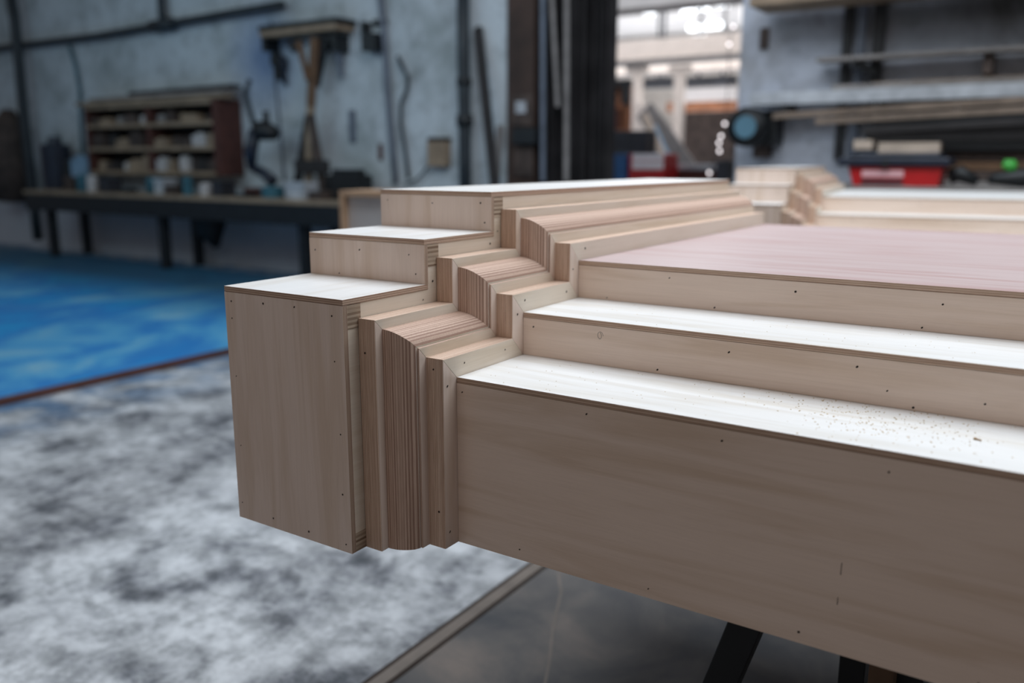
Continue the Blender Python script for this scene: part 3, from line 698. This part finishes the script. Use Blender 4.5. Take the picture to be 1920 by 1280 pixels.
# ------------------------------------------------------------------ right wall
a = onY(1420, 14, WY - .3)
b = MB(); b.box(a.x, 3.0, WY - .5, WY - .075, a.z - .02, a.z + .045); tag(b.build('top_plank', M['tan'], None, .004), 'brown plank shelf at the very top of the right wall', 'shelf')
b = MB(); b.box(a.x + .9, 3.0, WY - .9, WY - .505, a.z + .10, a.z + .5); tag(b.build('shade_block', M['gunk']), 'long dark block added out of view to shade the right wall', 'crate')  # unseen block above the shelf, added to shade the wall below
for k, pr in enumerate(((1575, -40, 1591, 300), (1600, -40, 1617, 300), (1634, -40, 1655, 215))):
    wbox('rack_upright', pr, M['steel_dark'] if k != 1 else M['greypipe'], ['leftmost', 'middle', 'rightmost'][k] + ' of three dark uprights fixed to the right wall', 'rack upright', .07, group='rack uprights on the right wall')
r = thing('timber_rack', 'thin wooden shelf with dark bracket across the right wall', 'shelf', (-1, WY, 1.3))
a = onY(1530, 112, WY - .28); c = onY(1990, 88, WY - .28)
b = MB(); b.box(a.x - r.location.x, c.x - r.location.x, -.28, -.075, a.z - .016 - r.location.z, a.z + .014 - r.location.z); b.build('plank', M['grey_board'], r, .003)
b = MB(); b.beam(onY(1603, 116, WY - .22) - r.location, onY(1642, 136, WY - .13) - r.location, .06, .05); b.build('bracket', M['black'], r)
x0, x1, z0, z1 = rect(1843, 96, 1862, 138, WY - .2)
b = MB(); b.box(x0 - r.location.x, x1 - r.location.x, -.2, -.002, z0 - r.location.z, a.z - .021 - r.location.z); b.build('support_block', M['gunk'], r, .004)
# white shelf board and long timbers
r = thing('timber_shelf', 'whitish long shelf carrying timbers half way up the right wall', 'shelf', (-1.5, WY, .8))
a = onY(1404, 186, WY - .35); c = onY(2000, 186, WY - .35)
b = MB(); b.box(a.x - r.location.x, c.x - r.location.x, -.35, -.075, a.z - .05 - r.location.z, a.z + .045 - r.location.z); b.build('shelf_board', M['white_thing'], r, .004)
for lx in (1480, 1650, 1800):
    x_ = onY(lx, 200, WY - .2).x; b = MB(); b.box(x_ - .03 - r.location.x, x_ + .03 - r.location.x, -.34, -.08, a.z - .14 - r.location.z, a.z - .051 - r.location.z); b.build('bracket', M['black'], r)
zt = a.z + .047
tl = ['front pale timber lying on the long shelf of right wall', 'second tan timber behind the front one on the long shelf', 'back brown timber on the long shelf against the right wall']
for k in range(3):
    x0 = onY(1560 + 70 * k, 180, WY - .3).x; b = MB(); yy = WY - .33 + k * .085
    b.box(x0, c.x, yy, yy + .075, zt, zt + .035 + .012 * k); tag(b.build('timber_length', [M['grey_board'], M['tan'], M['brown_wood']][k], None, .003), tl[k], 'timber', 'timbers on the long shelf')
# slanting timbers below, on pegs
lt = ['upper slanting tan timber under the long shelf', 'lower slanting tan timber under the long shelf', 'dark slanting timber below the tan ones on the right wall']
for k, (pa, pc, mt) in enumerate((((1450, 218), (1975, 184), M['tan_dull']), ((1530, 228), (1980, 202), M['tan_dull']), ((1620, 245), (1980, 224), M['blackwood']))):
    a = onY(*pa, WY - .50 - .09 * k); c = onY(*pc, WY - .50 - .09 * k)
    b = MB(); b.beam(a, c, .045, .05); tag(b.build('slanting_timber', mt, None, .003), lt[k], 'timber')
# tall stack of dark timbers under the shelf
for k in range(9):
    pyy = 240 + k * 12
    x0 = onY(1600 + (k * 37) % 50, pyy, WY - .45).x; x1 = onY(1960, pyy, WY - .45).x; z = onY(1750, pyy, WY - .45).z
    z = onY(1750, 372, WY - .45).z + (8 - k) * .066
    dd = .02 * ((k * 5) % 4)
    b = MB(); b.box(x0, x1 + .3, WY - .45 - dd, WY - .09, z, z + .060)
    mt = [M['black'], M['blackwood'], M['blackwood'], M['black'], M['gunk'], M['brown_wood'], M['gunk'], M['grey_board'], M['brown_wood'], M['gunk']][k]
    tag(b.build('stacked_board', mt, None, .003), '%s board from the top of the stack by the right wall' % ['topmost', 'second', 'third', 'fourth', 'fifth', 'sixth', 'seventh', 'eighth', 'lowest'][k], 'board', 'stack of boards by the right wall')
zb = onY(1750, 372, WY - .45).z
for k, px in enumerate((1660, 1900)):
    x_ = onY(px, 340, WY - .4).x; b = MB(); b.box(x_, x_ + .12, WY - .5, WY - .09, FZ, zb - .001); tag(b.build('timber_bearer', M['blackwood'], None, .004), ['left', 'right'][k] + ' dark bearer block holding up the board stack', 'bearer')
for k, (pr, lab) in enumerate((((1600, 262, 1636, 280), 'short pale plank end propped above the toolbox, left one'), ((1646, 267, 1762, 287), 'longer pale plank resting above the toolbox on the dark boards'))):
    a_, c_, z0, z1 = rect(*pr, WY - .66); b = MB(); b.box(a_, c_, WY - .66, WY - .52, z0, z1); tag(b.build('pale_plank', M['tan_light'], None, .004), lab, 'plank')
wbox('wall_stain_plate', (1424, 52, 1440, 92), M['gunk'], 'small brown plate high on the right wall left of the uprights', 'plate', .02)
# round lamp
r = thing('round_lamp', 'round black work lamp with blue glass face on right wall', 'lamp', (-1.55, WY - .25, 1.0))
cc = onY(1398, 238, WY - .42) - r.location
def ringtube(b, c, y0, y1, ra, rb_, n=24):
    b.tube([c + Vector((0, y0, 0)), c + Vector((0, (y0 + y1) / 2, 0)), c + Vector((0, y1, 0))], [ra, ra, rb_], n)
b = MB(); ringtube(b, cc, 0, .26, .155, .12); b.build('lamp_housing', M['black'], r, 0, True)
b = MB(); ringtube(b, cc, -.012, .001, .088, .088); b.build('glass_face', M['lens'], r)
c2 = onY(1430, 225, WY - .2) - r.location
b = MB(); b.box(cc.x + .05, c2.x + .12, .03, .248, cc.z - .14, cc.z + .13); b.build('ballast_box', M['black'], r, .01)
b = MB(); b.box(cc.x - .02, cc.x + .10, .10, .248, cc.z - .24, cc.z - .10); b.build('bracket', M['gunk'], r, .005)

# ------------------------------------------------------------------ bench behind the far plinth with toolbox
TY = 5.0
zt_ = onY(1700, 349, TY).z
xa = onY(1545, 340, TY).x
r = thing('side_table', 'low grey table behind the far plinth carrying the red toolbox', 'table', (xa, TY - .1, FZ))
hb = zt_ - FZ
b = MB(); b.box(-.1, 2.4, 0, .7, hb - .04, hb); b.build('table_top', M['grey_board'], r, .004)
for lx, ly in ((0, .05), (2.2, .05), (0, .6), (2.2, .6)):
    b = MB(); b.box(lx, lx + .06, ly, ly + .06, 0, hb - .041); b.build('leg', M['steel_dark'], r)
r2 = thing('toolbox', 'red toolbox with dark navy lid on the table behind the far plinth', 'toolbox', (onY(1600, 340, TY).x, TY, zt_ + .0005))
w_ = onY(1758, 340, TY).x - r2.location.x; hbx = onY(1680, 312, TY).z - zt_
b = MB(); i = len(b.v)
b.face([(0, 0, 0), (w_, 0, 0), (w_ + .02, 0, hbx), (-.04, 0, hbx)]); b.face([(0, .3, 0), (-.04, .3, hbx), (w_ + .02, .3, hbx), (w_, .3, 0)])
b.face([(0, 0, 0), (-.04, 0, hbx), (-.04, .3, hbx), (0, .3, 0)]); b.face([(w_, 0, 0), (w_, .3, 0), (w_ + .02, .3, hbx), (w_ + .02, 0, hbx)])
b.face([(0, 0, 0), (0, .3, 0), (w_, .3, 0), (w_, 0, 0)]); b.face([(-.04, 0, hbx), (w_ + .02, 0, hbx), (w_ + .02, .3, hbx), (-.04, .3, hbx)])
b.build('box_body', M['red'], r2)
b = MB(); b.box(-.10, w_ + .06, -.03, .33, hbx + .001, hbx + .055); b.box(-.04, w_, .0, .3, hbx + .055, hbx + .085); b.build('lid', M['navy'], r2, .01)
b = MB(); b.box(.05, w_ * .60, -.008, -.001, hbx * .45, hbx * .80); b.build('label_plate', M['pinklabel'], r2)
b = MB(); b.box(.05, w_ * .60, -.007, -.001, hbx * .10, hbx * .30); b.build('label_strip', M['machine'], r2)
b = MB(); b.box(w_ * .35, w_ * .42, -.04, -.031, hbx - .01, hbx + .04); b.build('latch', M['black'], r2)
# green thing and dark cushion
gx = onY(1890, 325, TY).x
r3 = thing('power_tool', 'black power tool with bright green knob beside the red toolbox', 'tool', (gx, TY + .1, zt_ + .0005))
b = MB(); b.tube([(-.11, 0, .035), (-.07, 0, .05), (.08, 0, .06), (.12, 0, .055)], [.02, .035, .06, .045], 12); b.build('tool_body', M['black'], r3, 0, True)
b = MB(); b.tube([(-.02, 0, .105), (0, 0, .13), (.03, 0, .15)], [.035, .05, .02], 12); b.build('green_knob', M['green'], r3, 0, True)
b = MB(); b.tube([(gx + .28, TY + .1, zt_ + .001), (gx + .28, TY + .1, zt_ + .07), (gx + .28, TY + .1, zt_ + .1)], [.05, .05, .02], 12); tag(b.build('blue_bottle', M['blue_thing']), 'small blue bottle at the right edge beside the green-knobbed tool', 'bottle')
b = MB(); hx = onY(1775, 330, TY).x; b.tube([(hx, TY + .15, zt_ + .06), (hx + .06, TY + .15, zt_ + .08), (hx + .16, TY + .15, zt_ + .03)], [.05, .05, .03], 12); tag(b.build('black_pouch', M['black'], None, 0, True), 'black soft pouch lying just right of the red toolbox', 'pouch')

# ------------------------------------------------------------------ hall beyond the opening
def bar(px0, py0, px1, py1, Y, depth, mat, name, label, cat, group=None):
    x0, x1, z0, z1 = rect(px0, py0, px1, py1, Y); b = MB()
    if name not in ('wall_duct', 'orange_shelf', 'white_worktop'): z0 = FZ
    b.box(x0, x1, Y, Y + depth, z0, z1)
    if name in ('wall_duct',): b.box(x0 + .3, x0 + .36, Y + .1, Y + .16, z1, 4.299); b.box(x1 - .36, x1 - .3, Y + .1, Y + .16, z1, 4.299)
    if name == 'orange_shelf':
        for xx in (x0 + .1, (x0 + x1) / 2, x1 - .16): b.box(xx, xx + .06, Y + .1, Y + .16, FZ, z0)
    return tag(b.build(name, mat, None, .005), label, cat, group)
for k, (px, Y) in enumerate(((1193, 15.0), (1273, 15.0))):
    x = onY(px, 200, Y).x; z = onY(px, 118, Y).z - .052
    r = thing('roof_column', ['left', 'right'][k] + ' of two cream columns in the hall beyond the opening', 'column', (x, Y, FZ), 'cream columns of the far hall')
    b = MB(); b.box(-.09, .09, -.09, .09, 0, z - FZ - .16); b.build('shaft', M['column'], r, .01)
    b = MB(); b.box(-.22, .22, -.09, .09, z - FZ - .159, z - FZ - .001); b.build('capital', M['column'], r, .03)
zc = onY(1193, 118, 15.0).z
for k, (Y, z0, hgt) in enumerate(((15.0, zc, .40), (11.0, zc + .28, .24), (19.0, zc + .20, .3))):
    b = MB(); b.box(-14, 0, Y - .13, Y + .13, z0, z0 + hgt); b.box(-14, 0, Y - (.22 if k == 0 else .14), Y + (.22 if k == 0 else .14), z0 - .05, z0 - .001, 1); struct(b.build('trim_%d' % (k + 3), [M['column'] if k % 2 == 0 else M['roof_white'], M['grey_board']]))
for k, (py, Y, th_) in enumerate(((70, 20.5, .08), (92, 17.2, .08), (116, 13.0, .06))):
    z = onY(1230, py, Y).z; b = MB(); b.box(-16, 0, Y, Y + .12, z, z + th_); struct(b.build('trim_%d' % (k + 6), M['grey_board']))
# skylights in the far roof
sk = [(1146, 1168, 8, 24), (1172, 1194, 5, 20), (1206, 1228, 12, 28), (1232, 1258, 5, 20), (1278, 1302, 8, 26), (1306, 1330, 4, 20), (1334, 1366, 0, 14), (1290, 1322, 48, 66), (1326, 1354, 42, 60)]
for k, (xa, xb, ya, yb) in enumerate(sk):
    q4 = [onZ(xa, yb, 4.28), onZ(xb, yb, 4.28), onZ(xb, ya, 4.28), onZ(xa, ya, 4.28)]
    if max(v.y for v in q4) > 25.9: 
        print('sky skip', k, [round(v.y, 1) for v in q4]); continue
    b = MB(); lo = [(v.x, v.y, 4.28) for v in q4]; hi = [(v.x, v.y, 4.299) for v in q4]
    b.face(lo[::-1]); b.face(hi)
    for m in range(4): b.face([lo[m], lo[(m + 1) % 4], hi[(m + 1) % 4], hi[m]])
    struct(b.build('window_%d' % (k + 1), M['skylight']))
# contents
rk = bar(1140, 150, 1178, 248, 12.5, .15, M['orange'], 'rusty_rack', 'orange-brown rack standing at the left of the far hall', 'rack')
for pr in ((1168, 160, 1180, 196), (1142, 150, 1184, 162), (1146, 205, 1160, 240)):
    x0, x1, z0, z1 = rect(*pr, 12.45); b = MB(); b.box(x0, x1, 12.4, 12.499, z0, z1); b.build('dark_panel', M['black'] if pr[0] != 1146 else M['redwood'], rk)
bar(1206, 145, 1262, 165, 19.5, .3, M['machine'], 'wall_duct', 'dark horizontal duct between the two cream columns', 'duct')
bar(1282, 142, 1376, 162, 19.5, .3, M['machine'], 'wall_duct', 'dark horizontal duct right of the cream columns', 'duct')
bar(1282, 165, 1376, 192, 21.0, .3, M['panelgrey'], 'pale_partition', 'pale grey partition at the back right of the far hall', 'partition')
bar(1250, 190, 1372, 208, 17.5, .5, M['orange'], 'orange_shelf', 'long orange-brown shelf at the back of the far hall', 'shelf')
bar(1275, 209, 1374, 318, 16.0, 1.0, M['gunk'], 'scrap_pile', 'dark brown heap of stock behind the right cream column', 'heap')
bar(1205, 236, 1268, 330, 18.6, 1.0, M['machine'], 'dark_machine', 'dark machine behind the slanted boards in the far hall', 'machine')
bar(1148, 245, 1212, 300, 9.2, .3, M['machine'], 'black_machine', 'black machine just beyond the curtain in the far hall', 'machine')
bar(1185, 196, 1212, 245, 14.0, .1, M['column'], 'cream_board', 'cream board leaning beside the left cream column', 'board')
bar(1143, 288, 1174, 345, 8.6, .35, M['blue_thing'], 'blue_drum', 'blue bin beyond the curtain edge', 'bin')
o_ = thing('red_crate', 'red crate with white label in the far hall beyond the near plinth', 'crate', onY(1178, 345, 8.6))
lw = onY(1245, 345, 8.6).x - o_.location.x; lh = onY(1210, 288, 8.6).z - o_.location.z
b = MB(); b.box(0, lw, 0, .4, 0, lh); b.build('crate_body', M['red'], o_, .01)
b = MB(); b.box(.05, lw * .97, -.012, -.001, lh * .50, lh * .74); b.box(.05, lw * .97, -.012, -.001, lh * .77, lh * 1.0); b.build('label_panel', M['whitelabel'], o_)
b = MB(); b.box(o_.location.x + .03, o_.location.x + lw + .02, 8.62, 8.98, FZ, o_.location.z - .001); tag(b.build('crate_stand', M['machine'], None, .005), 'dark stand under the red crate in the far hall', 'stand')
# slanted boards
for k, (pa, pc, w_, mt, lab) in enumerate((((1208, 205), (1300, 335), .34, M['grey_board'], 'wide grey board leaning diagonally in the far hall'), ((1222, 240), (1262, 330), .16, M['palebluewood'], 'pale blue board leaning below the grey diagonal one'), ((1208, 215), (1235, 275), .10, M['tan_light'], 'short pale timber leaning at the left of the diagonal boards'))):
    a = onY(*pa, 12.1 - .3 * k); c = onY(*pc, 11.95 - .3 * k); c = a + (c - a) * ((FZ + .1 - a.z) / (c.z - a.z)) if k < 2 else c; c = a + (c - a) * ((FZ + .1 - a.z) / (c.z - a.z)); b = MB(); b.beam(a, c, w_, .05); tag(b.build('slanted_board', mt, None, .005), lab, 'board')
bar(1264, 308, 1345, 318, 9.1, .5, M['white_thing'], 'white_worktop', 'whitish worktop at the right of the far hall', 'worktop')
bar(1264, 318, 1345, 345, 9.15, .4, M['redwood'], 'worktop_base', 'red-brown cupboard below the whitish worktop', 'cupboard')
bar(1342, 300, 1368, 345, 8.2, .3, M['machine'], 'dark_bin', 'dark bin beside the right edge of the opening', 'bin')
# glints off metal fittings, made as glowing beads on an added wire
YB = 8.5
pp = [(1376, -60), (1375, 50), (1367, 83), (1366, 150), (1359, 232), (1352, 255), (1348, 268), (1349, 283), (1330, 324)]
ps = [onY(px, py, YB) for px, py in pp]; ps[0].z = 4.299
r = thing('glint_string', 'glowing beads on an added wire as metal glints at right edge of opening', 'glints', tuple(ps[0]))
b = MB(); b.tube([p - ps[0] for p in ps], .006, 6); b.build('wire', M['black'], r)
for k in (1, 2, 4, 5, 6, 7, 8):
    p = ps[k] - ps[0]; b = MB()
    b.tube([p + Vector((0, 0, -.018)), p + Vector((0, 0, -.012)), p, p + Vector((0, 0, .012)), p + Vector((0, 0, .018))], [.004, .014, .018, .014, .004], 10)
    b.build('glint_bead', M['glint'], r, 0, True)
